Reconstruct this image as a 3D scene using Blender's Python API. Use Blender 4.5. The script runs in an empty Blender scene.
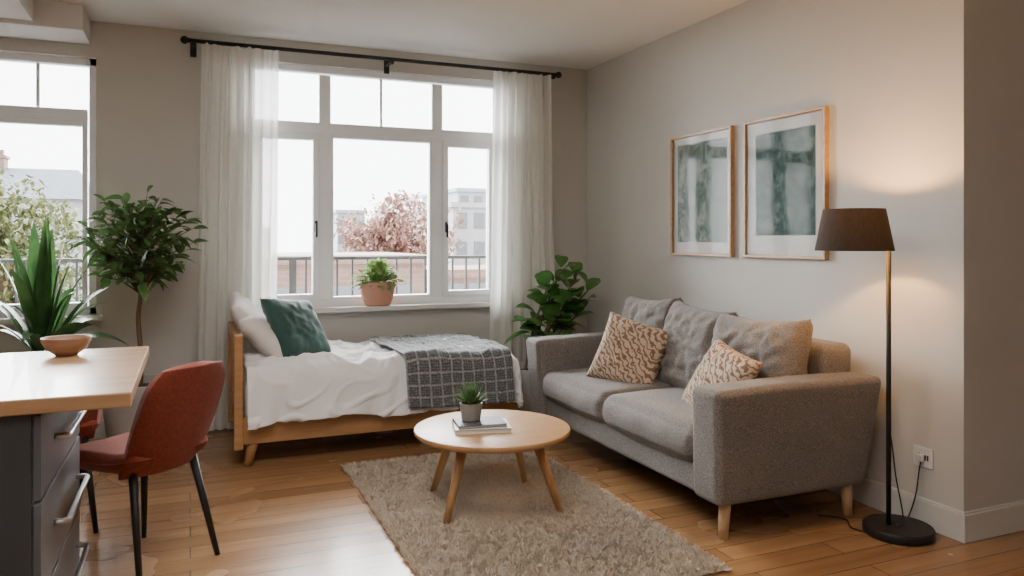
import bpy, bmesh, math, random
from mathutils import Vector, Matrix, noise
import numpy as np
random.seed(7); np.random.seed(7)
SC=bpy.context.scene
COL=SC.collection

# ------------------------------------------------------------------ materials
def nt_new(name):
    m=bpy.data.materials.new(name); m.use_nodes=True
    nt=m.node_tree; nt.nodes.clear()
    out=nt.nodes.new('ShaderNodeOutputMaterial')
    return m,nt,out
def coords(nt,scale=(1,1,1),kind='Object'):
    tc=nt.nodes.new('ShaderNodeTexCoord'); mp=nt.nodes.new('ShaderNodeMapping')
    mp.inputs['Scale'].default_value=scale
    nt.links.new(tc.outputs[kind],mp.inputs['Vector'])
    return mp.outputs['Vector']
def noi(nt,vec,scale,detail=4,rough=.55):
    n=nt.nodes.new('ShaderNodeTexNoise'); n.inputs['Scale'].default_value=scale
    n.inputs['Detail'].default_value=detail; n.inputs['Roughness'].default_value=rough
    nt.links.new(vec,n.inputs['Vector']); return n.outputs['Fac']
def ramp(nt,fac,stops):
    r=nt.nodes.new('ShaderNodeValToRGB'); e=r.color_ramp.elements
    while len(e)<len(stops): e.new(.5)
    for i,(p,c) in enumerate(stops):
        e[i].position=p; e[i].color=(c[0],c[1],c[2],1)
    nt.links.new(fac,r.inputs['Fac']); return r.outputs['Color']
def bump(nt,h,strength,dist,bsdf):
    b=nt.nodes.new('ShaderNodeBump'); b.inputs['Strength'].default_value=strength
    b.inputs['Distance'].default_value=dist
    nt.links.new(h,b.inputs['Height']); nt.links.new(b.outputs['Normal'],bsdf.inputs['Normal'])
def mat(name,c1,c2=None,rough=.6,scale=8,stretch=(1,1,1),detail=5,bmp=0,bscale=60,bdist=.002,metal=0,coat=0,sheen=0,transl=0,lo=.35,hi=.65,spec=.5):
    m,nt,out=nt_new(name)
    b=nt.nodes.new('ShaderNodeBsdfPrincipled')
    v=coords(nt,stretch)
    if c2 is None: c2=tuple(x*.9 for x in c1)
    col=ramp(nt,noi(nt,v,scale,detail),[(lo,c1),(hi,c2)])
    nt.links.new(col,b.inputs['Base Color'])
    b.inputs['Specular IOR Level'].default_value=spec
    b.inputs['Roughness'].default_value=rough; b.inputs['Metallic'].default_value=metal
    b.inputs['Coat Weight'].default_value=coat; b.inputs['Sheen Weight'].default_value=sheen
    if bmp: bump(nt,noi(nt,v,bscale,3),bmp,bdist,b)
    if transl:
        t=nt.nodes.new('ShaderNodeBsdfTranslucent'); nt.links.new(col,t.inputs['Color'])
        mx=nt.nodes.new('ShaderNodeMixShader'); mx.inputs[0].default_value=transl
        nt.links.new(b.outputs[0],mx.inputs[1]); nt.links.new(t.outputs[0],mx.inputs[2])
        nt.links.new(mx.outputs[0],out.inputs[0])
    else: nt.links.new(b.outputs[0],out.inputs[0])
    return m
def floor_mat():
    m,nt,out=nt_new('oak_floor'); b=nt.nodes.new('ShaderNodeBsdfPrincipled')
    v=coords(nt)
    br=nt.nodes.new('ShaderNodeTexBrick'); br.offset=.37; br.offset_frequency=2
    br.inputs['Color1'].default_value=(.255,.132,.057,1); br.inputs['Color2'].default_value=(.365,.205,.096,1)
    br.inputs['Mortar'].default_value=(.10,.048,.023,1); br.inputs['Scale'].default_value=1
    br.inputs['Mortar Size'].default_value=.0020; br.inputs['Mortar Smooth'].default_value=.3
    br.inputs['Brick Width'].default_value=1.25; br.inputs['Row Height'].default_value=.125
    nt.links.new(v,br.inputs['Vector'])
    v2=coords(nt,(1.2,16,1)); g=ramp(nt,noi(nt,v2,1.4,5,.5),[(.3,(.82,.79,.75)),(.7,(1.09,1.08,1.05))])
    v3=coords(nt,(1,1,1)); g2=ramp(nt,noi(nt,v3,1.1,2),[(.3,(.90,.88,.86)),(.7,(1.05,1.05,1.05))])
    mx=nt.nodes.new('ShaderNodeMixRGB'); mx.blend_type='MULTIPLY'; mx.inputs[0].default_value=1
    nt.links.new(br.outputs['Color'],mx.inputs[1]); nt.links.new(g,mx.inputs[2])
    mx2=nt.nodes.new('ShaderNodeMixRGB'); mx2.blend_type='MULTIPLY'; mx2.inputs[0].default_value=1
    nt.links.new(mx.outputs[0],mx2.inputs[1]); nt.links.new(g2,mx2.inputs[2])
    nt.links.new(mx2.outputs[0],b.inputs['Base Color'])
    rr=ramp(nt,noi(nt,v3,2,2),[(.3,(.22,)*3),(.7,(.29,)*3)]); nt.links.new(rr,b.inputs['Roughness'])
    bump(nt,br.outputs['Fac'],-.3,.002,b)
    nt.links.new(b.outputs[0],out.inputs[0]); return m
def glass_mat(name,ior=1.35,rough=.02):
    m,nt,out=nt_new(name)
    t=nt.nodes.new('ShaderNodeBsdfTransparent'); g=nt.nodes.new('ShaderNodeBsdfGlossy'); g.inputs['Roughness'].default_value=rough
    lw=nt.nodes.new('ShaderNodeFresnel'); lw.inputs[0].default_value=ior
    mx=nt.nodes.new('ShaderNodeMixShader')
    nt.links.new(lw.outputs[0],mx.inputs[0]); nt.links.new(t.outputs[0],mx.inputs[1]); nt.links.new(g.outputs[0],mx.inputs[2])
    nt.links.new(mx.outputs[0],out.inputs[0]); return m
def sheer_mat():
    m,nt,out=nt_new('sheer_linen')
    v=coords(nt,(400,400,60)); c=ramp(nt,noi(nt,v,1,2),[(.3,(.86,.845,.80)),(.7,(.94,.93,.89))])
    d=nt.nodes.new('ShaderNodeBsdfDiffuse'); t=nt.nodes.new('ShaderNodeBsdfTranslucent'); tr=nt.nodes.new('ShaderNodeBsdfTransparent')
    nt.links.new(c,d.inputs[0]); nt.links.new(c,t.inputs[0])
    a=nt.nodes.new('ShaderNodeMixShader'); a.inputs[0].default_value=.45
    nt.links.new(d.outputs[0],a.inputs[1]); nt.links.new(t.outputs[0],a.inputs[2])
    b=nt.nodes.new('ShaderNodeMixShader'); b.inputs[0].default_value=.2
    nt.links.new(a.outputs[0],b.inputs[1]); nt.links.new(tr.outputs[0],b.inputs[2])
    nt.links.new(b.outputs[0],out.inputs[0]); return m
def math_n(nt,op,a,b=None):
    n=nt.nodes.new('ShaderNodeMath'); n.operation=op
    for i,x in enumerate((a,b)):
        if x is None: continue
        if isinstance(x,(int,float)): n.inputs[i].default_value=x
        else: nt.links.new(x,n.inputs[i])
    return n.outputs[0]
def plaid_mat():
    m,nt,out=nt_new('plaid_wool'); b=nt.nodes.new('ShaderNodeBsdfPrincipled')
    tc=nt.nodes.new('ShaderNodeTexCoord'); sp=nt.nodes.new('ShaderNodeSeparateXYZ'); nt.links.new(tc.outputs['UV'],sp.inputs[0])
    def line(x,f,w,ph=0):
        return math_n(nt,'LESS_THAN',math_n(nt,'FRACT',math_n(nt,'ADD',math_n(nt,'MULTIPLY',x,f),ph)),w)
    l=math_n(nt,'MAXIMUM',line(sp.outputs[0],14,.12),line(sp.outputs[1],14,.12))
    l2=math_n(nt,'MAXIMUM',line(sp.outputs[0],70,.4,.4),line(sp.outputs[1],70,.4,.4))
    l=math_n(nt,'MAXIMUM',math_n(nt,'MULTIPLY',l,.75),math_n(nt,'MULTIPLY',l2,.42))
    v=coords(nt,(1,1,1),'UV'); n=noi(nt,v,70,4,.7)
    l=math_n(nt,'MULTIPLY',l,math_n(nt,'MULTIPLY',n,1.3))
    l=math_n(nt,'ADD',l,math_n(nt,'MULTIPLY',n,.45))
    c=ramp(nt,l,[(.12,(.03,.034,.04)),(.4,(.085,.093,.102)),(.9,(.38,.39,.39))])
    nt.links.new(c,b.inputs['Base Color']); b.inputs['Roughness'].default_value=.95; b.inputs['Sheen Weight'].default_value=.25
    bump(nt,n,.8,.005,b); nt.links.new(b.outputs[0],out.inputs[0]); return m
def pattern_mat():
    m,nt,out=nt_new('block_print_linen'); b=nt.nodes.new('ShaderNodeBsdfPrincipled')
    v=coords(nt); w=nt.nodes.new('ShaderNodeTexWave'); w.wave_type='BANDS'; w.bands_direction='DIAGONAL'
    w.inputs['Scale'].default_value=15; w.inputs['Distortion'].default_value=7; w.inputs['Detail'].default_value=1; w.inputs['Detail Scale'].default_value=2.0
    nt.links.new(v,w.inputs['Vector'])
    c=ramp(nt,w.outputs['Fac'],[(.2,(.18,.105,.068)),(.45,(.44,.33,.24)),(.9,(.50,.39,.29))])
    nt.links.new(c,b.inputs['Base Color']); b.inputs['Roughness'].default_value=.9
    bump(nt,noi(nt,v,160,2),.4,.002,b); nt.links.new(b.outputs[0],out.inputs[0]); return m
def tweed_mat():
    m,nt,out=nt_new('grey_tweed'); b=nt.nodes.new('ShaderNodeBsdfPrincipled')
    v=coords(nt); n=noi(nt,v,230,2,.7); n2=noi(nt,v,4,3)
    c=ramp(nt,n,[(.32,(.070,.063,.057)),(.5,(.158,.142,.128)),(.68,(.30,.272,.246))])
    c2=ramp(nt,n2,[(.3,(.9,.9,.9)),(.7,(1.06,1.05,1.04))])
    mx=nt.nodes.new('ShaderNodeMixRGB'); mx.blend_type='MULTIPLY'; mx.inputs[0].default_value=1
    nt.links.new(c,mx.inputs[1]); nt.links.new(c2,mx.inputs[2]); nt.links.new(mx.outputs[0],b.inputs['Base Color'])
    b.inputs['Roughness'].default_value=.95; b.inputs['Sheen Weight'].default_value=.12
    bump(nt,n,.6,.0025,b); nt.links.new(b.outputs[0],out.inputs[0]); return m
def art_mat(name,stops,seed,scale):
    m,nt,out=nt_new(name); b=nt.nodes.new('ShaderNodeBsdfPrincipled')
    tc=nt.nodes.new('ShaderNodeTexCoord'); mp=nt.nodes.new('ShaderNodeMapping'); mp.inputs['Location'].default_value=(seed,seed*2,seed)
    nt.links.new(tc.outputs['Object'],mp.inputs[0])
    n=nt.nodes.new('ShaderNodeTexNoise'); n.inputs['Scale'].default_value=scale; n.inputs['Detail'].default_value=7; n.inputs['Roughness'].default_value=.66; n.inputs['Distortion'].default_value=1.0
    nt.links.new(mp.outputs[0],n.inputs['Vector'])
    nt.links.new(ramp(nt,n.outputs['Fac'],stops),b.inputs['Base Color']); b.inputs['Roughness'].default_value=.9
    nt.links.new(b.outputs[0],out.inputs[0]); return m
def brick_mat():
    m,nt,out=nt_new('red_brick'); b=nt.nodes.new('ShaderNodeBsdfPrincipled')
    tc=nt.nodes.new('ShaderNodeTexCoord'); sp=nt.nodes.new('ShaderNodeSeparateXYZ'); cb=nt.nodes.new('ShaderNodeCombineXYZ')
    nt.links.new(tc.outputs['Object'],sp.inputs[0]); nt.links.new(sp.outputs[0],cb.inputs[0]); nt.links.new(sp.outputs[2],cb.inputs[1])
    br=nt.nodes.new('ShaderNodeTexBrick'); br.inputs['Scale'].default_value=1
    br.inputs['Color1'].default_value=(.15,.08,.06,1); br.inputs['Color2'].default_value=(.18,.105,.08,1); br.inputs['Mortar'].default_value=(.17,.13,.11,1)
    br.inputs['Brick Width'].default_value=.3; br.inputs['Row Height'].default_value=.1; br.inputs['Mortar Size'].default_value=.01
    nt.links.new(cb.outputs[0],br.inputs['Vector']); nt.links.new(br.outputs[0],b.inputs['Base Color']); b.inputs['Roughness'].default_value=.9
    nt.links.new(b.outputs[0],out.inputs[0]); return m
def emis(name,c,s):
    m,nt,out=nt_new(name); e=nt.nodes.new('ShaderNodeEmission'); v=coords(nt)
    nt.links.new(ramp(nt,noi(nt,v,3),[(.3,c),(.7,tuple(x*.95 for x in c))]),e.inputs[0]); e.inputs[1].default_value=s
    nt.links.new(e.outputs[0],out.inputs[0]); return m

M={}
M['wall']=mat('wall_paint',(.535,.515,.475),(.515,.495,.455),rough=.85,scale=1.5,bmp=.15,bscale=120,bdist=.001)
M['ceil']=mat('ceiling_paint',(.70,.69,.66),(.68,.67,.64),rough=.9,scale=1.5)
M['trimw']=mat('white_gloss_trim',(.62,.605,.57),(.60,.585,.55),rough=.4,scale=3)
M['winw']=mat('white_window_paint',(.85,.87,.89),(.82,.84,.86),rough=.4,scale=3)
M['floor']=floor_mat()
M['glass']=glass_mat('window_glass')
M['pglass']=glass_mat('picture_glass',1.08,.06)
M['sheer']=sheer_mat()
M['black']=mat('black_metal',(.012,.011,.011),(.02,.019,.018),rough=.5,scale=20,metal=0,spec=.35)
M['oak']=mat('oak_wood',(.50,.285,.125),(.41,.22,.088),rough=.38,scale=1.6,stretch=(3,30,30),bmp=.1,bscale=6)
M['oakz']=mat('oak_leg_wood',(.45,.245,.10),(.36,.18,.072),rough=.45,scale=1.6,stretch=(30,30,3))
M['pine']=mat('pine_bed_wood',(.46,.25,.105),(.36,.185,.072),rough=.45,scale=1.6,stretch=(2,26,26))
M['lightwood']=mat('light_beech_wood',(.62,.43,.25),(.55,.36,.20),rough=.45,scale=2,stretch=(20,20,3))
M['counter']=mat('butcher_block',(.46,.275,.135),(.34,.185,.085),rough=.32,scale=1.2,stretch=(2,18,18),coat=.1)
M['slate']=mat('slate_cabinet_paint',(.036,.041,.046),(.045,.05,.055),rough=.5,scale=3)
M['slate2']=mat('slate_drawer_paint',(.09,.097,.104),(.11,.117,.124),rough=.38,scale=3)
M['steel']=mat('brushed_steel',(.6,.6,.6),(.5,.5,.5),rough=.28,scale=5,stretch=(60,4,60),metal=1)
M['tweed']=tweed_mat()
M['print']=pattern_mat()
M['duvet']=mat('white_cotton',(.86,.855,.85),(.83,.825,.82),rough=.9,scale=4,bmp=.2,bscale=30,bdist=.006,sheen=.1)
M['sheet']=mat('cream_cotton',(.74,.71,.67),(.70,.67,.63),rough=.9,scale=4,bmp=.25,bscale=26,bdist=.006)
M['teal']=mat('teal_velvet',(.010,.055,.047),(.017,.078,.067),rough=.7,scale=6,sheen=.3,bmp=.2,bscale=18,bdist=.006)
M['plaid']=plaid_mat()
M['rust']=mat('rust_upholstery',(.235,.050,.028),(.18,.037,.021),rough=1,scale=90,detail=2,sheen=.15,bmp=.5,bscale=240,spec=.15)
M['rug']=mat('shag_wool',(.60,.515,.415),(.47,.395,.305),rough=1,scale=60,detail=3)
M['rugb']=mat('rug_backing',(.48,.41,.32),(.42,.355,.27),rough=1,scale=60)
M['leafd']=mat('dark_leaf',(.045,.105,.026),(.09,.175,.046),rough=.42,scale=14,transl=.3)
M['leafb']=mat('broad_leaf',(.045,.14,.03),(.095,.22,.048),rough=.36,scale=7,transl=.22)
M['leafs']=mat('strap_leaf',(.035,.10,.030),(.085,.185,.055),rough=.4,scale=9,transl=.28)
M['leafl']=mat('light_leaf',(.18,.30,.09),(.30,.42,.14),rough=.5,scale=20,transl=.3)
M['succ']=mat('succulent_leaf',(.06,.14,.05),(.14,.24,.09),rough=.5,scale=30,transl=.1)
M['bark']=mat('brown_bark',(.16,.10,.06),(.09,.055,.03),rough=.9,scale=30,stretch=(2,2,.4),bmp=.6,bscale=60)
M['soil']=mat('potting_soil',(.03,.02,.014),(.05,.035,.025),rough=1,scale=80,bmp=1,bscale=90,bdist=.01)
M['terra']=mat('terracotta',(.52,.27,.19),(.46,.23,.155),rough=.75,scale=6)
M['tgrey']=mat('taupe_grey_ceramic',(.37,.35,.325),(.32,.30,.28),rough=.55,scale=6)
M['mgrey']=mat('mid_grey_ceramic',(.28,.27,.26),(.24,.23,.222),rough=.6,scale=20)
M['pgrey']=mat('pale_grey_ceramic',(.44,.43,.41),(.39,.38,.36),rough=.6,scale=20)
M['wcer']=mat('grey_planter',(.16,.15,.145),(.13,.125,.12),rough=.5,scale=8)
M['bowl']=mat('wooden_bowl',(.34,.20,.125),(.24,.13,.08),rough=.5,scale=3,stretch=(3,3,20))
M['shade']=mat('dark_shade_fabric',(.024,.020,.017),(.036,.031,.026),rough=.9,scale=2,stretch=(90,90,6),transl=.18)
M['shadein']=mat('shade_lining',(.75,.58,.36),(.7,.53,.33),rough=.7,scale=5,transl=.25)
M['bulb']=emis('warm_bulb',(1,.66,.32),40)
M['plastic']=mat('white_plastic',(.7,.69,.66),(.68,.67,.64),rough=.35,scale=5)
M['dark']=mat('socket_hole',(.02,.02,.02),(.03,.03,.03),rough=.6)
M['mount']=mat('mount_board',(.56,.55,.51),(.53,.52,.48),rough=.8,scale=5)
M['gold']=mat('light_oak_picture_frame',(.48,.29,.13),(.38,.215,.09),rough=.4,scale=2,stretch=(20,3,20))
M['art1']=art_mat('faded_botanical_print',[(.34,(.06,.10,.085)),(.48,(.13,.175,.15)),(.58,(.24,.27,.235)),(.70,(.22,.185,.14))],2.7,9)
M['art2']=art_mat('teal_botanical_print',[(.36,(.016,.036,.034)),(.5,(.045,.084,.076)),(.6,(.11,.155,.14)),(.7,(.20,.20,.15))],6.3,11)
M['paper']=mat('book_pages',(.75,.72,.66),(.65,.62,.56),rough=.9,scale=2,stretch=(1,1,300))
M['bookw']=mat('pale_book_cover',(.60,.60,.58),(.55,.55,.53),rough=.5)
M['bookd']=mat('dark_book_cover',(.05,.05,.055),(.07,.07,.075),rough=.5)
M['brick']=brick_mat()
M['render']=mat('white_render',(.31,.31,.31),(.27,.27,.275),rough=.9,scale=1)
M['greyr']=mat('grey_render',(.27,.28,.295),(.25,.26,.27),rough=.9,scale=1)
M['extglass']=mat('dark_window_glass',(.10,.105,.115),(.12,.125,.135),rough=.6)
M['slateroof']=mat('slate_roof',(.07,.08,.10),(.095,.105,.125),rough=.95,scale=6)
M['autumn']=mat('autumn_leaf',(.22,.11,.085),(.28,.17,.13),rough=.8,scale=1.5,transl=.15)
M['treeg']=mat('summer_leaf',(.06,.085,.02),(.13,.13,.045),rough=.8,scale=1.5,transl=.15)
M['concrete']=mat('concrete',(.2,.19,.185),(.17,.165,.16),rough=.9,scale=3)
M['grass']=mat('distant_ground',(.12,.13,.10),(.16,.16,.14),rough=1,scale=.2)

# ------------------------------------------------------------------ geometry helpers
def finish(name,me,mt,parent=None,smooth=True,loc=None,label=None,world=False):
    o=bpy.data.objects.new(name,me); COL.objects.link(o)
    if mt is not None: me.materials.append(mt)
    if smooth:
        me.polygons.foreach_set('use_smooth',[True]*len(me.polygons))
    if parent is not None:
        o.parent=parent
        if world: o.location=-Vector(parent.location)
    if loc is not None: o.location=loc
    if label: o['label']=label
    return o
def bm_obj(name,bm,mt,parent=None,smooth=True,**k):
    me=bpy.data.meshes.new(name); bmesh.ops.recalc_face_normals(bm,faces=bm.faces[:]); bm.to_mesh(me); bm.free()
    return finish(name,me,mt,parent,smooth,**k)
def pd_obj(name,V,F,mt,parent=None,smooth=True,**k):
    me=bpy.data.meshes.new(name); me.from_pydata([tuple(v) for v in V],[],F); me.update()
    return finish(name,me,mt,parent,smooth,**k)
def add_box(bm,b,M_=None):
    x0,x1,y0,y1,z0,z1=b
    vs=[bm.verts.new(v) for v in [(x0,y0,z0),(x1,y0,z0),(x1,y1,z0),(x0,y1,z0),(x0,y0,z1),(x1,y0,z1),(x1,y1,z1),(x0,y1,z1)]]
    for f in [(0,3,2,1),(4,5,6,7),(0,1,5,4),(1,2,6,5),(2,3,7,6),(3,0,4,7)]: bm.faces.new([vs[i] for i in f])
    if M_ is not None:
        for v in vs: v.co=M_@v.co
def boxes(name,bl,mt,parent=None,bevel=.003,seg=2,smooth=False,**k):
    bm=bmesh.new()
    for b in bl: add_box(bm,b)
    o=bm_obj(name,bm,mt,parent,smooth,**k)
    if bevel:
        md=o.modifiers.new('bevel','BEVEL'); md.width=bevel; md.segments=seg; md.limit_method='ANGLE'
    return o
def thing(name,label,cat,loc=(0,0,0),rz=0,group=None):
    e=bpy.data.objects.new(name,None); e.empty_display_size=.1; COL.objects.link(e)
    e.location=loc; e.rotation_euler=(0,0,rz); e['label']=label; e['category']=cat
    if group: e['group']=group
    return e
def tag(o,label,cat,group=None):
    o['label']=label; o['category']=cat
    if group: o['group']=group
    return o
def struct(o,label=None):
    o['kind']='structure'
    if label: o['label']=label
    return o
def tube_geo(V,F,pts,rad,n=10):
    pts=[Vector(p) for p in pts]; base=len(V)
    if isinstance(rad,(int,float)): rad=[rad]*len(pts)
    prev=None
    for i,p in enumerate(pts):
        d=(pts[min(i+1,len(pts)-1)]-pts[max(i-1,0)]).normalized()
        if prev is None:
            a=Vector((1,0,0)) if abs(d.x)<.8 else Vector((0,1,0)); s=d.cross(a).normalized()
        else: s=(prev-d*prev.dot(d)).normalized()
        prev=s; t=d.cross(s)
        for k in range(n):
            an=2*math.pi*k/n; V.append(p+(s*math.cos(an)+t*math.sin(an))*rad[i])
    for i in range(len(pts)-1):
        for k in range(n):
            a=base+i*n+k; b=base+i*n+(k+1)%n; F.append((a,b,b+n,a+n))
    F.append(tuple(base+k for k in range(n))[::-1]); F.append(tuple(base+(len(pts)-1)*n+k for k in range(n)))
def tube(name,pts,rad,mt,parent=None,n=12,**k):
    V=[];F=[]; tube_geo(V,F,pts,rad,n); return pd_obj(name,V,F,mt,parent,**k)
def smooth_path(pts,sub=6):
    P=[Vector(p) for p in pts]; out=[]
    for i in range(len(P)-1):
        p0=P[max(i-1,0)];p1=P[i];p2=P[i+1];p3=P[min(i+2,len(P)-1)]
        for j in range(sub):
            t=j/sub
            out.append(.5*((2*p1)+(-p0+p2)*t+(2*p0-5*p1+4*p2-p3)*t*t+(-p0+3*p1-3*p2+p3)*t**3))
    out.append(P[-1]); return out
def lathe(name,prof,mt,parent=None,n=48,closed=False,**k):
    V=[];F=[]
    for r,z in prof:
        for i in range(n):
            a=2*math.pi*i/n; V.append((r*math.cos(a),r*math.sin(a),z))
    m=len(prof)
    for j in range(m-1):
        for i in range(n): F.append((j*n+i,j*n+(i+1)%n,(j+1)*n+(i+1)%n,(j+1)*n+i))
    F.append(tuple(range(n))[::-1]); F.append(tuple((m-1)*n+i for i in range(n)))
    o=pd_obj(name,V,F,mt,parent,**k)
    try:
        o.data.set_sharp_from_angle(angle=math.radians(40))
    except Exception: pass
    return o
def axes(normal,up,roll=0):
    z=Vector(normal).normalized(); u=Vector(up); y=(u-z*u.dot(z)).normalized(); x=y.cross(z)
    R=Matrix((x,y,z)).transposed().to_4x4()
    return R@Matrix.Rotation(math.radians(roll),4,'Z')
def pillow(name,w,h,t,mt,center,normal,up,roll=0,seed=0,n=26,pinch=.06,power=.45,wr=.006,parent=None,slump=0):
    V=[];idx={};F=[]
    def P(i,j,s):
        u=-1+2*i/n; v=-1+2*j/n
        x=w/2*u*(1-pinch*(1-v*v)); y=h/2*v*(1-pinch*(1-u*u))
        e=max(0,(1-u**4)*(1-v**4))**power
        if slump: e*=1-slump*.5*(v+1)*.5; 
        nz=noise.noise(Vector((u*2.1+seed*3.1,v*2.1,s*1.7+seed)))
        nz2=noise.noise(Vector((u*5+seed,v*5,s*3.3)))
        crease=max(0,1-abs(noise.noise(Vector((u*2.3+seed,v*3.1,s*9+seed))))*6)
        z=s*(t/2*e*(1+.12*nz)+wr*nz2*e-wr*.5*crease*e)
        if slump: y-=slump*.05*(1-u*u)*(v+1)*.5
        return (x,y,z)
    for s in (1,-1):
        for i in range(n+1):
            for j in range(n+1):
                bd=i in(0,n) or j in(0,n)
                if s==-1 and bd: idx[(s,i,j)]=idx[(1,i,j)]; continue
                idx[(s,i,j)]=len(V); V.append(P(i,j,s))
    for s in (1,-1):
        for i in range(n):
            for j in range(n):
                q=(idx[(s,i,j)],idx[(s,i+1,j)],idx[(s,i+1,j+1)],idx[(s,i,j+1)])
                F.append(q if s==1 else q[::-1])
    o=pd_obj(name,V,F,mt,None)
    Mx=Matrix.Translation(Vector(center))@axes(normal,up,roll)
    if parent is not None:
        o.parent=parent; o.matrix_local=Matrix.Translation(-Vector(parent.location))@Mx
    else: o.matrix_world=Mx
    return o
def roundbox(name,b,r,mt,parent=None,n=14,bulge=(0,0,0),wr=0,fn=None,seed=0,**k):
    x0,x1,y0,y1,z0,z1=b
    c=Vector(((x0+x1)/2,(y0+y1)/2,(z0+z1)/2)); h=Vector(((x1-x0)/2,(y1-y0)/2,(z1-z0)/2))
    bm=bmesh.new(); bmesh.ops.create_cube(bm,size=2)
    bmesh.ops.subdivide_edges(bm,edges=bm.edges[:],cuts=n,use_grid_fill=True)
    for v in bm.verts:
        u=v.co.copy()
        q=Vector((0,0,0)); kf=.62
        for i in range(3):
            a=abs(u[i]); s=math.copysign(1,u[i])
            fl=h[i]-r
            q[i]=s*(fl*a/kf if a<kf else fl+r*(a-kf)/(1-kf))
        inn=Vector([max(-(h[i]-r),min(h[i]-r,q[i])) for i in range(3)])
        d=q-inn
        if d.length>1e-9:
            m=max(abs(d[i]) for i in range(3))
            d=Vector([math.tan(d[i]/r*math.pi/4)*r if r>0 else 0 for i in range(3)])
            d=d.normalized()*m if d.length>0 else d
        q=inn+d
        for i in range(3):
            a=(i+1)%3;bb=(i+2)%3
            q[i]+=u[i]*bulge[i]*(1-u[a]**2)*(1-u[bb]**2)
        if wr:
            nz=noise.noise(Vector(q)*5+Vector((seed,0,0))); nz2=noise.noise(Vector(q)*13+Vector((0,seed,0)))
            q+=q.normalized()*wr*(nz+.5*nz2)
        q=q+c
        if fn: q=fn(q)
        v.co=q
    return bm_obj(name,bm,mt,parent,True,**k)
def grid_cloth(name,nu,nv,fn,mt,parent=None,thick=0,**k):
    V=[];F=[];UV=[]
    for i in range(nu+1):
        for j in range(nv+1):
            p,uv=fn(i/nu,j/nv); V.append(tuple(p)); UV.append(uv)
    for i in range(nu):
        for j in range(nv): F.append((i*(nv+1)+j,(i+1)*(nv+1)+j,(i+1)*(nv+1)+j+1,i*(nv+1)+j+1))
    o=pd_obj(name,V,F,mt,parent,**k)
    ul=o.data.uv_layers.new(name='UVMap')
    for l in o.data.loops: ul.data[l.index].uv=UV[l.vertex_index]
    if thick:
        s=o.modifiers.new('solid','SOLIDIFY'); s.thickness=thick; s.offset=-1
    return o
def leaf(V,F,base,d,L,W,droop=.3,shape='ov',fold=.25,n=6,twist=0):
    base=Vector(base); d=Vector(d).normalized(); up=Vector((0,0,1))
    s=d.cross(up)
    if s.length<.05: s=Vector((math.cos(twist*7),math.sin(twist*7),0))
    s.normalize(); s=(Matrix.Rotation(twist,3,d)@s); nr=s.cross(d)
    b0=len(V)
    for i in range(n+1):
        t=i/n; p=base+d*L*t+Vector((0,0,-droop*L*t*t))
        if shape=='ov': w=W/2*max(.02,math.sin(math.pi*min(1,t**.85))**.8) if 0<t<1 else W*.02
        elif shape=='fid': w=W/2*max(.04,math.sin(math.pi*t**1.15)**.6) if 0<t<1 else W*.03
        elif shape=='lance': w=W/2*max(.12,math.sin(math.pi*min(1,(.06+.94*t))**.9)**.75) if t<1 else W*.01
        else: w=W/2*(min(1,.55+t*1.5))*(1-t**2.2)**.9+.0005
        V.append(p-s*w+nr*fold*w); V.append(p); V.append(p+s*w+nr*fold*w)
    for i in range(n):
        for k in (0,1):
            a=b0+i*3+k; F.append((a,a+1,a+4,a+3))

# ------------------------------------------------------------------ room shell
H=2.73; XW=3.07; YW=5.65; YR=2.267
struct(boxes('floor',[(-3.6,5.2,-2.2,5.9,-.12,0)],M['floor'],bevel=0),'honey oak plank floor')
struct(boxes('ceiling',[(-3.6,5.2,-2.2,5.9,H,H+.12)],M['ceil'],bevel=0),'off-white plain ceiling')
def holed(x0,x1,z0,z1,y0,y1,holes):
    xs=sorted({x0,x1}|{h[0] for h in holes}|{h[1] for h in holes}); zs=sorted({z0,z1}|{h[2] for h in holes}|{h[3] for h in holes})
    out=[]
    for i in range(len(xs)-1):
        for j in range(len(zs)-1):
            cx=(xs[i]+xs[i+1])/2; cz=(zs[j]+zs[j+1])/2
            if any(h[0]<cx<h[1] and h[2]<cz<h[3] for h in holes): continue
            out.append((xs[i],xs[i+1],y0,y1,zs[j],zs[j+1]))
    return out
W1=(.38,2.295,.81,2.57); W2=(-2.15,-.565,.81,2.49)
struct(boxes('wall_back',holed(-3.6,3.3,0,H,YW,5.88,[W1,W2]),M['wall'],bevel=0),'warm grey painted wall around the windows')
struct(boxes('wall_right',[(XW,3.3,YR,YW,0,H)],M['wall'],bevel=0),'warm grey painted wall behind the sofa')
struct(boxes('wall_return',[(3.3,5.2,YR,2.5,0,H)],M['wall'],bevel=0),'warm grey painted wall turning the corner')
struct(boxes('wall_outer',[(5.0,5.2,-2.2,YR,0,H)],M['wall'],bevel=0))
struct(boxes('wall_left',[(-3.6,-3.4,-2.2,YW,0,H)],M['wall'],bevel=0))
struct(boxes('wall_front',[(-3.4,5.0,-2.2,-2.0,0,H)],M['wall'],bevel=0))
struct(boxes('baseboard_right',[(XW-.018,XW,YR-.018,YW,0,.12),(XW-.012,XW,YR-.012,YW,.12,.13)],M['trimw'],bevel=.003),'white painted skirting board')
struct(boxes('baseboard_return',[(XW,5,YR-.018,YR,0,.12),(XW,5,YR-.012,YR,.12,.13)],M['trimw'],bevel=.003),'white painted skirting board')
struct(boxes('baseboard_back',[(-3.4,XW-.018,YW-.018,YW,0,.12)],M['trimw'],bevel=.003),'white painted skirting board')
struct(boxes('trim_1',[(-3.4,-.60,5.28,YW,2.575,H)],M['ceil'],bevel=.002),'boxed ceiling beam above the window')
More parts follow.
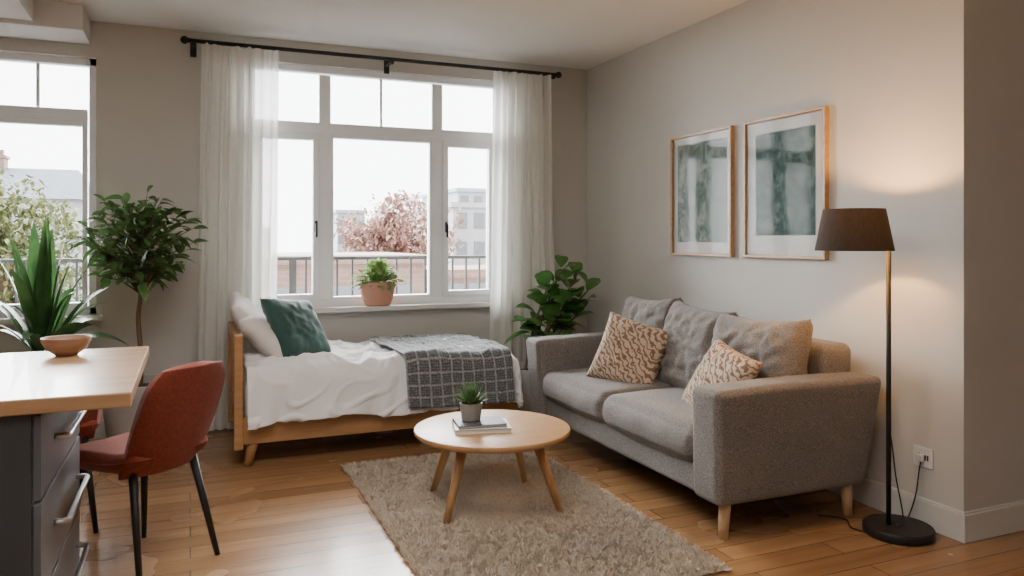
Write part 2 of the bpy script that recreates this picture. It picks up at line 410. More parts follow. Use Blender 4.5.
struct(boxes('trim_2',[(-1.25,-.86,-2.0,5.28,2.60,H)],M['ceil'],bevel=.002),'boxed ceiling beam')
# windows
def win(name,W,yb,bars,panes,lab,f=.05):
    bl=[]
    x0,x1,z0,z1=W
    x0-=.004; x1+=.004; z1+=.004
    bl+=[(x0,x0+f,yb,yb+.08,z0,z1),(x1-f,x1,yb,yb+.08,z0,z1),(x0,x1,yb,yb+.08,z1-f,z1),(x0,x1,yb,yb+.08,z0,z0+f)]
    bl+=bars
    o=struct(boxes(name,bl,M['winw'],bevel=.004),lab)
    for p in panes:
        g=boxes('glass_pane',[(p[0],p[1],yb+.035,yb+.041,p[2],p[3])],M['glass'],o,bevel=0)
    return o
yb=5.69
def sash(x0,x1,z0,z1,f=.045,y=yb-.012):
    return [(x0,x0+f,y,y+.07,z0,z1),(x1-f,x1,y,y+.07,z0,z1),(x0+f,x1-f,y,y+.07,z1-f,z1),(x0+f,x1-f,y,y+.07,z0,z0+f)]
bars=[(.87,.955,yb,yb+.08,.86,2.51),(1.73,1.815,yb,yb+.08,.86,2.51),(.43,2.245,yb-.004,yb+.084,2.075,2.16),
      (1.325,1.345,yb+.02,yb+.06,2.16,2.52)]
bars+=sash(.43,.87,.86,2.075)+sash(1.815,2.245,.86,2.075)+sash(.955,1.73,.86,2.075,.02,yb-.002)
w1=win('window_1',W1,yb,bars,[(.42,2.25,.85,2.53)],'white painted three-part window with upper lights')
for hx in (.845,1.842):
    boxes('window_handle',[(hx-.010,hx+.010,yb-.03,yb-.012,1.36,1.44),(hx-.007,hx+.007,yb-.05,yb-.03,1.32,1.42)],M['black'],w1,bevel=.003)
bars=[(-.915,-.893,yb+.02,yb+.06,2.16,2.44),(-1.26,-1.19,yb,yb+.08,.86,2.44),(-2.1,-.62,yb-.004,yb+.084,2.075,2.155)]
bars+=sash(-1.19,-.62,.86,2.075,.03)+sash(-2.1,-1.26,.86,2.075,.03)
win('window_2',W2,yb,bars,[(-2.11,-.61,.85,2.45)],'white painted window with upper lights')
struct(boxes('trim_3',[(.33,2.34,5.56,5.692,.775,.812)],M['trimw'],bevel=.006),'white painted window ledge')
struct(boxes('trim_4',[(-2.2,-.53,5.56,5.692,.775,.812)],M['trimw'],bevel=.006),'white painted window ledge')

# ------------------------------------------------------------------ exterior
tag(boxes('balcony_slab',[(-3.6,4.5,5.9,6.75,-.3,-.02)],M['concrete'],bevel=0),'grey concrete balcony slab outside the windows','balcony')
rl=thing('balcony_railing','black metal balcony railing outside the windows','railing',(0.5,6.6,-.02))
boxes('top_rail',[(-3.6,4.0,-.025,.025,1.15,1.18)],M['black'],rl,bevel=.004)
boxes('bottom_rail',[(-3.6,4.0,-.015,.015,.10,.125)],M['black'],rl,bevel=.003)
b0=boxes('baluster',[(-.008,.008,-.008,.008,.125,1.15)],M['black'],rl,bevel=0,loc=(-3.5,0,0))
for i in range(1,58):
    o=b0.copy(); o.parent=rl; o.location=(-3.5+i*.13,0,0); COL.objects.link(o)
for px in (-3.55,-1.6,.3,2.2,3.95):
    boxes('post',[(px-.02,px+.02,-.02,.02,0,1.16)],M['black'],rl,bevel=0)
tag(boxes('distant_ground',[(-60,80,7,120,-6.3,-6)],M['grass'],bevel=0),'hazy ground below the surrounding buildings','ground')
def building(name,label,b,mt,rows,cols,z0,zs,wh,ww):
    x0,x1,y0,y1,za,zb=b
    e=thing(name,label,'building',((x0+x1)/2,(y0+y1)/2,za))
    boxes('facade',[b,(x0-.1,x1+.1,y0-.1,y1,zb-.12,zb+.05)],mt,e,bevel=0,world=True)
    for r in range(rows):
        for c in range(cols):
            cx=x0+(x1-x0)*(c+.5)/cols; z=z0+zs*r
            boxes('building_window',[(cx-ww/2,cx+ww/2,y0-.03,y0+.02,z,z+wh)],M['extglass'],e,bevel=0,world=True)
    return e
building('rendered_building','white rendered apartment building with rows of windows',(8.35,13.5,25,32,-6,2.55),M['render'],5,8,-2.3,1.0,.55,.38)
building('upper_building','pale brick apartment building rising behind the rendered block',(11.6,17,34,40,-6,3.7),M['greyr'],3,8,.6,1.1,.6,.4)
building('distant_block','pale grey distant office block with flat roof',(7.4,8.9,42,48,-6,2.9),M['greyr'],4,4,-.6,.85,.45,.25)
building('distant_tower','pale distant apartment block',(1.5,5.4,58,64,-6,2.2),M['greyr'],3,8,-.9,1.0,.6,.35)
building('brick_house','red brick terrace with flat parapet roof',(-1.0,4.4,15,19,-6,.95),M['brick'],2,5,-1.9,1.4,.9,.6)
building('brick_terrace','long red brick building with pale windows',(4.6,7.4,15,17.5,-6,.64),M['brick'],2,4,-1.9,1.4,.9,.6)
hs=thing('slate_roof_house','rendered house with slate roof and brick chimney','house',(-6,30,-6))
boxes('facade',[(-11,-3.0,28,33,-6,2.6)],M['render'],hs,bevel=0,world=True)
pd_obj('roof',[(-11.2,27.7,2.6),(-2.8,27.7,2.6),(-2.8,33.3,2.6),(-11.2,33.3,2.6),(-10.2,30.5,3.75),(-3.6,30.5,3.75)],[(0,1,5,4),(1,2,5),(2,3,4,5),(3,0,4),(0,3,2,1)],M['slateroof'],hs,smooth=False,world=True)
for cx in (-6.0,):
    boxes('chimney',[(cx-.25,cx+.25,30.2,30.8,3.2,4.1),(cx-.3,cx+.3,30.15,30.85,4.05,4.15),(cx-.15,cx-.02,30.4,30.6,4.15,4.35),(cx+.05,cx+.18,30.4,30.6,4.15,4.35)],M['brick'],hs,bevel=0,world=True)
def ext_tree(name,label,x,y,zc,rx,rz,mt,n,seed,lump=.3):
    rnd=random.Random(seed); e=thing(name,label,'tree',(x,y,-6))
    V=[];F=[]; tube_geo(V,F,[(0,0,0),(0.1,0,zc+4.5),(0,0,zc+6+rz*.3)],[.22,.16,.05],8)
    for i in range(26):
        a=rnd.random()*6.28; t=rnd.random(); s=Vector((0,0,zc+6-rz*(.9-t))); rr=rx*(1-.3*t)
        tube_geo(V,F,[s,s+Vector((math.cos(a)*rr*.5,math.sin(a)*rr*.5,rz*.25)),s+Vector((math.cos(a)*rr*.95,math.sin(a)*rr*.95,rz*.4))],[.05,.03,.01],5)
    pd_obj('trunk',V,F,M['bark'],e)
    V=[];F=[]
    for i in range(n):
        v=Vector((rnd.gauss(0,1),rnd.gauss(0,1),rnd.gauss(0,1))).normalized()*(.35+.65*rnd.random()**.5)
        v*=1+lump*noise.noise(v*2.2+Vector((seed,0,0)))*1.6
        p=Vector((v.x*rx,v.y*rx,v.z*rz+zc+6)); p+=Vector((1,1,1))*noise.noise(p*1.2)*.3*rx
        leaf(V,F,p,Vector((rnd.gauss(0,1),rnd.gauss(0,1),rnd.gauss(0,1)-.2)),.14+.08*rnd.random(),.09,.2,n=3)
    pd_obj('foliage',V,F,mt,e)
ext_tree('autumn_tree','tree with soft reddish autumn leaves beyond the railing',5.35,21.3,1.05,1.6,1.3,M['autumn'],7000,3,.5)
ext_tree('garden_tree','leafy yellow-green tree outside the window',-3.9,20,.9,1.5,1.7,M['treeg'],6500,5)
ext_tree('garden_tree','leafy yellow-green tree outside the window',-1.6,24,-.1,1.3,1.2,M['treeg'],4000,6)
ext_tree('autumn_tree','small reddish tree beyond the railing',9.7,21,-.5,1.1,1.1,M['autumn'],2500,8)

# ------------------------------------------------------------------ curtains
cr=thing('curtain_rod','black metal curtain rod with ball finials above the window','curtain rod',(1.35,5.47,2.62))
tube('rod',[(-.02,5.47,2.62),(2.70,5.47,2.62)],.014,M['black'],cr,world=True)
for x in (-.03,2.71):
    s=1 if x>1 else -1
    prof=[(.004,-.03),(.016,-.03),(.016,-.015),(.024,-.008),(.027,.005),(.022,.02),(.008,.03)]
    o=lathe('finial',prof,M['black'],cr,n=20); o.location=Vector((x,5.47,2.62))-cr.location; o.rotation_euler=(0,s*math.pi/2,0)
for x in (.02,1.36,2.67):
    boxes('bracket',[(x-.012,x+.012,5.47,5.648,2.60,2.615),(x-.02,x+.02,5.638,5.648,2.55,2.66),(x-.01,x+.01,5.45,5.49,2.585,2.61)],M['black'],cr,bevel=.002,world=True)
def curtain(x0t,x1t,x0b,x1b,folds,seed,lab):
    def fn(u,v):
        z=2.604-v*2.57
        uu=u+.018*math.sin(u*23+seed)+.03*v*math.sin(u*9+seed*2)
        x=(x0t+(x1t-x0t)*uu)*(1-v)+(x0b+(x1b-x0b)*uu)*v
        am=.026+.016*math.sin(u*11+seed)+.016*v
        ph=u*folds*2*math.pi+.9*math.sin(v*2.2+seed+u*4)
        y=5.47+am*math.sin(ph)+.008*math.sin(ph*2.3+v*3)+.012*noise.noise(Vector((u*6,v*3,seed)))
        x+=.014*math.cos(ph)*(.3+v)
        return Vector((x,y,z)),(u,v)
    o=grid_cloth('curtain',220,40,fn,M['sheer'])
    tag(o,lab,'curtain','sheer curtains on the rod')
curtain(.06,.57,.0,.55,8,1,'sheer off-white linen curtain gathered in folds beside the bed head')
curtain(2.15,2.64,2.10,2.68,8,4,'sheer off-white linen curtain gathered in folds beside the corner plant')

# ------------------------------------------------------------------ bed
bx0,bx1,by0,by1=.25,1.98,4.60,5.40
bed=thing('bed','low pine single bed with slatted headboard under the window','bed',((bx0+bx1)/2,(by0+by1)/2,0))
boxes('headboard',[(bx0-.02,bx0+.03,by0,by0+.05,.10,.76),(bx0-.02,bx0+.03,by1-.05,by1,.10,.76),(bx0-.018,bx0+.028,by0+.05,by1-.05,.69,.755),
  (bx0-.01,bx0+.015,by0+.05,by1-.05,.27,.34)]+[(bx0-.005,bx0+.012,by0+.09+i*.105,by0+.15+i*.105,.34,.69) for i in range(6)],M['pine'],bed,bevel=.008,world=True)
boxes('side_rail',[(bx0+.03,bx1,by0,by0+.028,.13,.285)],M['pine'],bed,bevel=.005,world=True)
boxes('side_rail',[(bx0+.03,bx1,by1-.028,by1,.13,.285)],M['pine'],bed,bevel=.005,world=True)
boxes('footboard',[(bx1-.028,bx1,by0+.028,by1-.028,.13,.285)],M['pine'],bed,bevel=.005,world=True)
boxes('slat_base',[(bx0+.03,bx1-.028,by0+.028,by1-.028,.2,.225)],M['pine'],bed,bevel=0,world=True)
for lx,ly,sx,sy in ((bx0+.1,by0+.05,-1,-1),(bx1-.1,by0+.05,1,-1),(bx0+.1,by1-.05,-1,1),(bx1-.1,by1-.05,1,1)):
    tube('leg',[(lx,ly,.2),(lx+sx*.045,ly+sy*.02,0)],[.036,.022],M['pine'],bed,n=16,world=True)
roundbox('mattress',(bx0+.04,bx1-.04,by0+.03,by1-.03,.226,.485),.05,M['sheet'],bed,world=True)
def drape(x0,x1,yf,yb_,top,drop,seed,xdrop=0,wr=.012,foldamp=.02,slant=0,dropvar=.02,puff=0,r=.07,rid=.75):
    wY=yb_-yf
    def fn(u,v):
        Ltot=wY+drop; s=v*Ltot
        Lx=(x1-x0)+xdrop; a=u*Lx
        xx=x0+a+slant*(v-.5); dx=0
        if xdrop and a>(x1-x0)-r:
            q=a-((x1-x0)-r)
            if q<r*math.pi/2: xx=x1-r+r*math.sin(q/r); dx=r*(1-math.cos(q/r))
            else: xx=x1+.004; dx=r+(q-r*math.pi/2)
        if s<wY-r: y=yb_-s; dy=0
        else:
            q=s-(wY-r)
            if q<r*math.pi/2: y=yf+r-r*math.sin(q/r); dy=r*(1-math.cos(q/r))
            else: y=yf; dy=r+(q-r*math.pi/2)
        hang=max(0,dy-r*.4)/max(drop,.01)
        y-=foldamp*hang*(1+math.sin(a*17+seed+1.5*math.sin(a*5)-dy*6))+ (.5*foldamp*hang*(1+math.sin(a*41+seed*3+2*math.sin(a*7)+dy*9)))
        y-=foldamp*1.2*hang*max(0,1-abs(noise.noise(Vector((a*5+dy*7,dy*4-a*2,seed))))*7)
        dy*=1+dropvar*math.sin(a*6+seed)*2+dropvar*math.sin(a*15+seed)
        z=top-max(dy,dx*.95)-.15*min(dy,dx)
        fl=1-min(1,hang*2)
        p=Vector((a*3.2,s*3.2,seed)); rg=1-abs(noise.noise(Vector((a*4+s*2.2,s*5-a*1.5,seed*2))))*2.6
        rg2=1-abs(noise.noise(Vector((a*6-s*4,s*6+a*3,seed*5))))*4
        z+=fl*(wr*noise.noise(p)+wr*rid*max(0,rg)**2+wr*rid*.45*max(0,rg2)**1.5+wr*.15*noise.noise(p*5))
        z+=fl*puff*math.exp(-((a-.35)/.35)**2)
        return Vector((xx,y,z)),(a,s)
    return fn
tag(grid_cloth('duvet',220,140,drape(bx0+.05,1.975,by0-.018,by1-.02,.545,.258,2,xdrop=.20,wr=.036,foldamp=.019,dropvar=.022,puff=.02,r=.095,rid=.8),M['duvet'],thick=.012),'rumpled white cotton duvet spread over the bed','bedding')
tag(grid_cloth('throw_blanket',130,130,drape(1.19,1.89,by0-.085,by1-.03,.594,.285,5,wr=.016,foldamp=.009,slant=.06,dropvar=.008,r=.085),M['plaid'],thick=.007),'charcoal and white checked woollen throw over the foot of the bed','blanket')
tag(pillow('bed_pillow',.66,.44,.13,M['sheet'],(.372,5.10,.755),(.80,-.08,.58),(-.6,0,.75),2,4,wr=.012),'cream cotton bed pillow resting on the headboard','pillow','bed pillows')
tag(pillow('bed_pillow',.64,.44,.15,M['sheet'],(.468,5.02,.695),(.68,-.14,.72),(-.6,0,.75),-3,1,wr=.012),'cream cotton bed pillow leaning on another pillow','pillow','bed pillows')
tag(pillow('throw_cushion',.42,.42,.14,M['teal'],(.615,4.92,.75),(.55,-.58,.54),(-.35,.2,.9),-14,2,wr=.010),'teal velvet throw cushion leaning on the bed pillow','cushion')

# ------------------------------------------------------------------ sofa
sx0,sx1,sy0,sy1=2.06,2.97,2.63,4.57
sofa=thing('sofa','grey tweed two-seat sofa with light wooden legs against the wall','sofa',((sx0+sx1)/2,(sy0+sy1)/2,0))
def armfn(sgn):
    def fn(q):
        t=(q.z-.16)/.5
        q.y+=sgn*.025*t
        q.x+=.09*(t-.7)*max(0,(q.x-2.3)/.65)-.03*t*max(0,(2.3-q.x)/.25)
        q.z+=.008*math.sin(max(0,min(1,(q.x-2.06)/.9))*math.pi)*t
        return q
    return fn
roundbox('armrest',(sx0,sx1,sy0,sy0+.19,.16,.660),.032,M['tweed'],sofa,n=22,bulge=(.002,.004,.002),wr=.002,fn=armfn(-1),world=True)
roundbox('armrest',(sx0,sx1,sy1-.19,sy1,.16,.660),.032,M['tweed'],sofa,n=22,bulge=(.002,.004,.002),wr=.002,fn=armfn(1),world=True)
roundbox('base',(sx0+.03,sx1-.06,sy0+.17,sy1-.17,.16,.31),.03,M['tweed'],sofa,world=True)
def bf(q):
    q.x+=.05*(q.z-.5); return q
roundbox('backrest',(2.78,2.965,sy0+.13,sy1-.13,.2,.80),.05,M['tweed'],sofa,n=16,fn=bf,world=True)
ym=(sy0+sy1)/2+.02
for i,(a,b) in enumerate(((sy0+.185,ym-.004),(ym+.004,sy1-.185))):
    roundbox('seat_cushion',(sx0-.008,2.74,a,b,.30,.455),.045,M['tweed'],sofa,n=22,bulge=(.015,.0,.034),wr=.010,seed=i*4,world=True)
for i,(yc,w,xc,zc,rl_) in enumerate(((3.06,.61,2.62,.665,2),(3.60,.55,2.65,.675,-3),(4.12,.58,2.67,.69,3))):
    pillow('back_cushion',w,.52,.25,M['tweed'],(xc,yc,zc),(-.95,.04*(i-1),.26),(0,0,1),rl_,i*5+3,n=40,pinch=.045,power=.38,wr=.022,parent=sofa,slump=.3)
for lx,ly in ((sx0+.09,sy0+.07),(sx0+.09,sy1-.07),(sx1-.12,sy0+.07),(sx1-.12,sy1-.07)):
    s=-1 if lx<2.4 else 1
    tube('leg',[(lx,ly,.175),(lx+s*.012,ly,0)],[.028,.021],M['lightwood'],sofa,n=18,world=True)
tag(pillow('throw_cushion',.42,.42,.15,M['print'],(2.39,3.87,.625),(-.70,-.62,.34),(.2,.1,1),-12,8,wr=.008),'beige and brown patterned linen cushion on the sofa','cushion','patterned sofa cushions')
tag(pillow('throw_cushion',.38,.38,.13,M['print'],(2.38,3.03,.600),(-.84,.02,.44),(.2,0,1),-12,11,wr=.008),'beige and brown patterned linen cushion beside the sofa arm','cushion','patterned sofa cushions')

# ------------------------------------------------------------------ rug
rx0,rx1,ry0,ry1=.81,1.94,2.43,4.38
rug=thing('rug','shaggy beige wool rug under the coffee table','rug',((rx0+rx1)/2,(ry0+ry1)/2,0))
boxes('rug_backing',[(rx0,rx1,ry0,ry1,0.001,.008)],M['rugb'],rug,bevel=.002,world=True)
N=150000
bx=np.random.uniform(rx0-.004,rx1+.004,N); by=np.random.uniform(ry0-.006,ry1+.006,N)
hz=.004*np.sin(bx*41+3*np.sin(by*23))*np.sin(by*37+2*np.sin(bx*19))
cl=np.stack([np.floor(bx/.019),np.floor(by/.019)],1); hsh=np.mod(np.sin(cl[:,0]*12.9898+cl[:,1]*78.233)*43758.5453,1)*6.283
an=np.random.uniform(0,6.283,N); ln=np.random.uniform(.004,.018,N)
lx=np.cos(hsh)*.010+np.cos(an)*ln*.6; ly=np.sin(hsh)*.010+np.sin(an)*ln*.6
edge=(by<ry0+.02); ly=np.where(edge,ly-.028*np.random.rand(N),ly)
edge2=(bx<rx0+.015); lx=np.where(edge2,lx-.014*np.random.rand(N),lx); edge3=(bx>rx1-.015); lx=np.where(edge3,lx+.014*np.random.rand(N),lx)
hh=np.where(edge,.010,np.random.uniform(.013,.022,N)+hz)
wx=-np.sin(an)*.0034; wy=np.cos(an)*.0034
P=np.zeros((N,3,3)); P[:,0]=np.stack([bx-wx,by-wy,np.full(N,.006)],1); P[:,1]=np.stack([bx+wx,by+wy,np.full(N,.006)],1); P[:,2]=np.stack([bx+lx,by+ly,.006+hh],1)
me=bpy.data.meshes.new('shag_pile'); me.vertices.add(3*N); me.vertices.foreach_set('co',P.reshape(-1)); me.loops.add(3*N); me.loops.foreach_set('vertex_index',np.arange(3*N,dtype=np.int32))
me.polygons.add(N); me.polygons.foreach_set('loop_start',np.arange(0,3*N,3,dtype=np.int32)); me.update(calc_edges=True)
o=finish('shag_pile',me,M['rug'],rug,False,world=True); o['kind']='stuff'

# ------------------------------------------------------------------ coffee table
tx,ty=1.365,3.48
ct=thing('coffee_table','round oak coffee table with four splayed legs on the rug','table',(tx,ty,.012))
lathe('tabletop',[(.01,.338),(.345,.338),(.370,.343),(.38,.353),(.383,.363),(.380,.371),(.372,.374),(.01,.374)],M['oak'],ct,n=96)
for a in (212,315,39,129):
    an_=math.radians(a); c,s=math.cos(an_),math.sin(an_)
    tube('leg',[(c*.225,s*.225,.340),(c*.35,s*.35,.0)],[.026,.015],M['oakz'],ct,n=18)
boxes('apron',[(-.17,.17,-.012,.012,.308,.339),(-.012,.012,-.17,.17,.308,.339)],M['oakz'],ct,bevel=.003)
ztop=.012+.374
def book(label,cx,cy,z,w,d,h,rz,cm):
    e=thing('book',label,'book',(cx,cy,z),math.radians(rz),'books on the coffee table')
    boxes('cover',[(-w/2,w/2,-d/2,d/2,0,.003),(-w/2,w/2,-d/2,d/2,h-.003,h),(-w/2,-w/2+.003,-d/2,d/2,0,h)],cm,e,bevel=.0008)
    boxes('pages',[(-w/2+.003,w/2-.004,-d/2+.004,d/2-.004,.003,h-.003)],M['paper'],e,bevel=0)
book('pale grey hardback book lying on the coffee table',1.30,3.46,ztop,.27,.20,.022,-14,M['bookw'])
book('dark hardback book stacked on a pale book',1.295,3.47,ztop+.022,.235,.175,.014,-8,M['bookd'])
sp=thing('potted_succulent','small spiky green succulent in a grey ceramic pot on books','plant',(1.262,3.50,ztop+.036))
lathe('pot',[(.01,0),(.040,0),(.046,.004),(.056,.078),(.056,.086),(.050,.086),(.048,.072),(.01,.07)],M['mgrey'],sp,n=40)
lathe('soil',[(.001,.0715),(.048,.0725),(.03,.077),(.001,.079)],M['soil'],sp,n=24)
V=[];F=[];r_=random.Random(4)
for i in range(80):
    t=i/80; a=i*2.39996; el=math.radians(8+72*t)
    leaf(V,F,(0,0,.075),(math.cos(a)*math.cos(el),math.sin(a)*math.cos(el),math.sin(el)),.085+.03*r_.random(),.017,-.12,'strap',.5,4)
pd_obj('leaves',V,F,M['succ'],sp)

# ------------------------------------------------------------------ plants
def ring_pot(e,r0,r1,h,mt,z=0,lip=.012):
    lathe('pot',[(.01,z),(r0-.01,z),(r0,z+.01),(r1,z+h-.015),(r1,z+h),(r1-lip,z+h),(r1-lip-.004,z+h-.05),(.01,z+h-.05)],mt,e,n=56)
    lathe('soil',[(.001,z+h-.0485),(r1-lip-.005,z+h-.047),(r1*.5,z+h-.036),(.001,z+h-.033)],M['soil'],e,n=32)
# ficus tree
e=thing('potted_ficus','bushy dark green ficus tree in a taupe grey pot','plant',(-.28,5.10,0))
ring_pot(e,.16,.215,.45,M['tgrey'])
r_=random.Random(11)
V=[];F=[]
trunk=smooth_path([(0,0,.39),(.008,.0,.6),(-.008,.006,.82),(.006,.0,1.0),(0,0,1.30)],5)
tube_geo(V,F,trunk,[.017-.006*i/len(trunk) for i in range(len(trunk))],10)
LV=[];LF=[]
cc=Vector((-.01,.0,1.30)); RX,RZ=.34,.31
nb=80
for i in range(nb):
    a=i*2.39996+r_.random()*.4; sz=-.85+1.83*(i+.5)/nb
    cz=math.sqrt(max(0,1-sz*sz)); q=r_.uniform(.62,1.0)
    en=cc+Vector((math.cos(a)*cz*RX*q,math.sin(a)*cz*RX*q,sz*RZ*q)); en.y=min(en.y,.32)
    s=Vector((0,0,min(1.25,max(.98,en.z-.22)))); m_=s.lerp(en,.5)+Vector((0,0,.03))
    tube_geo(V,F,[s,m_,en],[.006,.004,.0015],5)
    d=(en-s).normalized()
    for k in range(6):
        f=.45+.55*k/5; p=s.lerp(m_,f*2) if f<.5 else m_.lerp(en,(f-.5)*2)
        ld=(d*.6+Vector((r_.gauss(0,.5),r_.gauss(0,.5),r_.gauss(.08,.4)))).normalized()
        leaf(LV,LF,p,ld,r_.uniform(.09,.13),r_.uniform(.040,.054),r_.uniform(.2,.55),'ov',.22,6,r_.uniform(-.6,.6))
pd_obj('trunk',V,F,M['bark'],e); pd_obj('foliage',LV,LF,M['leafd'],e)
# strap-leaf plant
e=thing('potted_dracaena','tall strap-leaved green plant in a planter behind the worktop','plant',(-.78,5.05,0))
ring_pot(e,.13,.17,.64,M['wcer'])
V=[];F=[]
for i in range(27):
    a=i*2.39996+r_.uniform(-.2,.2); t=i/27; el=math.radians(50+37*t+r_.uniform(-5,5))
    L=r_.uniform(.56,.66)+.34*t
    d=Vector((math.cos(a)*math.cos(el)*1.0,math.sin(a)*math.cos(el)*.7,math.sin(el)))
    if d.y>0: d.y*=.45
    leaf(V,F,(math.cos(a)*.02,math.sin(a)*.02,.62),d,L,r_.uniform(.075,.10),.60*(1-t)+.07,'lance',.2,14,r_.uniform(-.8,.8))
pd_obj('leaves',V,F,M['leafs'],e)
V=[];F=[]; tube_geo(V,F,[(0,0,.59),(0,0,.66)],[.035,.03],10); pd_obj('stem',V,F,M['bark'],e)
# corner broad leaf plant
e=thing('potted_fiddle_leaf_fig','broad-leaved green fig in a pale grey pot in the room corner','plant',(2.27,5.08,0))
ring_pot(e,.15,.19,.38,M['pgrey'])
V=[];F=[];LV=[];LF=[]
for k,(ox,oy,tp) in enumerate(((0,0,(.26,-.02,1.08)),(.03,.02,(.48,-.06,.94)),(-.03,.0,(.12,-.08,.96)),(.02,-.03,(.38,-.14,.80)),(-.02,-.03,(.16,-.15,.76)),(.0,.0,(.40,.0,1.02)),(.02,.0,(.28,-.16,.90)))):
    path=smooth_path([(ox,oy,.3),(ox+(tp[0]-ox)*.4,oy+(tp[1]-oy)*.3,.3+(tp[2]-.3)*.5),tp],6)
    tube_geo(V,F,path,[.011-.006*i/len(path) for i in range(len(path))],8)
    nl=12
    for i in range(nl):
        f=.52+.48*i/(nl-1); p=path[int(f*(len(path)-1))]
        a=i*2.39996+k*1.3; el=math.radians(5+60*(i/nl)+r_.uniform(-10,10))
        d=Vector((math.cos(a)*math.cos(el),math.sin(a)*math.cos(el),math.sin(el)))
        if d.y>0: d.y*=.6
        leaf(LV,LF,p+d*.02,d,r_.uniform(.17,.22),r_.uniform(.11,.145),r_.uniform(.2,.5),'fid',.18,8,r_.uniform(-.6,.6))
pd_obj('stem',V,F,M['bark'],e); pd_obj('leaves',LV,LF,M['leafb'],e)
# sill plant
e=thing('potted_herb','light green leafy plant in a terracotta pot on the window ledge','plant',(1.285,5.61,.812))
lathe('pot',[(.01,0),(.07,0),(.085,.008),(.105,.06),(.112,.11),(.112,.118),(.120,.118),(.120,.15),(.106,.15),(.104,.125),(.01,.125)],M['terra'],e,n=56)
lathe('soil',[(.001,.1262),(.103,.127),(.001,.135)],M['soil'],e,n=32)
e.scale=(1.15,.80,1.18)
V=[];F=[]
for i in range(420):
    a=i*2.39996; t=r_.random(); el=math.radians(4+80*t)
    d=Vector((math.cos(a)*math.cos(el),math.sin(a)*math.cos(el),math.sin(el))); L0=r_.uniform(.03,.13)
    if d.y>0: d.y*=.35
    leaf(V,F,Vector((0,0,.13))+d*L0,(d+Vector((r_.gauss(0,.3),r_.gauss(0,.15),r_.gauss(0,.3)))),r_.uniform(.05,.085),.030,.3,'ov',.3,4)
pd_obj('leaves',V,F,M['leafl'],e)

# ------------------------------------------------------------------ kitchen island
tag(boxes('worktop',[(-2.3,-.15,2.35,3.345,.838,.880)],M['counter'],bevel=.004),'thick oak worktop on the dark kitchen cabinet','worktop')
cab=thing('drawer_cabinet','slate grey kitchen drawer cabinet with steel handles under the worktop','cabinet',(-1.2,2.8,0))
cx=-.372
boxes('body',[(-2.2,cx-.02,2.38,3.20,.09,.838),(-2.15,cx-.07,2.42,3.16,0,.09)],M['slate'],cab,bevel=.003,world=True)
for z0,z1,hz_ in ((.595,.825,.715),(.325,.585,.46),(.10,.315,.215)):
    d=boxes('drawer',[(cx-.02,cx,2.395,3.185,z0,z1)],M['slate2'],cab,bevel=.003,world=True)
    hd=tube('handle',smooth_path([(cx,2.62,hz_),(cx+.032,2.625,hz_),(cx+.036,2.66,hz_),(cx+.036,2.78,hz_),(cx+.036,2.92,hz_),(cx+.036,3.05,hz_),(cx+.032,3.085,hz_),(cx,3.09,hz_)],4),.009,M['steel'],d,n=12)
e=thing('bowl','shallow wooden bowl on the worktop','bowl',(-.415,3.19,.880))
lathe('bowl_body',[(.01,0),(.035,0),(.04,.006),(.065,.025),(.08,.052),(.083,.066),(.078,.065),(.06,.03),(.03,.014),(.01,.012)],M['bowl'],e,n=48)

# ------------------------------------------------------------------ chairs
def chair(loc,rz,label):
    e=thing('dining_chair',label,'chair',loc,rz,'rust dining chairs')
    def seatfn(q):
        t=(q.y+.21)/.42
        q.x*=.86+.16*t
        q.z+=.014*abs(q.x/.21)**2+.02*max(0,(-.08-q.y)/.1)
        return q
    roundbox('seat',(-.22,.22,-.19,.22,.405,.475),.034,M['rust'],e,n=18,bulge=(.012,.02,.006),fn=seatfn)
    def fn(u,v):
        s=-1+2*u; t=v
        w=.172+.022*math.sin(math.pi*min(1,t*.9))-.008*t
        if t>.72: w*= (1-.24*((t-.72)/.28)**2.8)
        x=s*w
        top=.822-.012*abs(s)**2.5
        z=.405+(top-.405)*t
        y=-.165-.150*t**.8-.010*t*t + .065*abs(s)**2.0*(1-.45*t)
        return Vector((x,y,z)),(u,v)
    b=grid_cloth('backrest',34,32,fn,M['rust'],e)
    s=b.modifiers.new('solid','SOLIDIFY'); s.thickness=.040; s.offset=0
    s=b.modifiers.new('bev','BEVEL'); s.width=.017; s.segments=4; s.limit_method='ANGLE'
    for sx,sy in ((-1,-1),(1,-1),(-1,1),(1,1)):
        y0=-.14 if sy<0 else .14; y1=-.235 if sy<0 else .20
        tube('leg',[(sx*.14,y0,.415),(sx*.185,y1,.0)],[.017,.011],M['black'],e,n=14)
    return e
chair((-.19,3.425,0),math.radians(42),'rust red upholstered dining chair with black legs beside the worktop')
chair((-.60,4.04,0),math.radians(8),'rust red upholstered dining chair tucked behind the worktop')

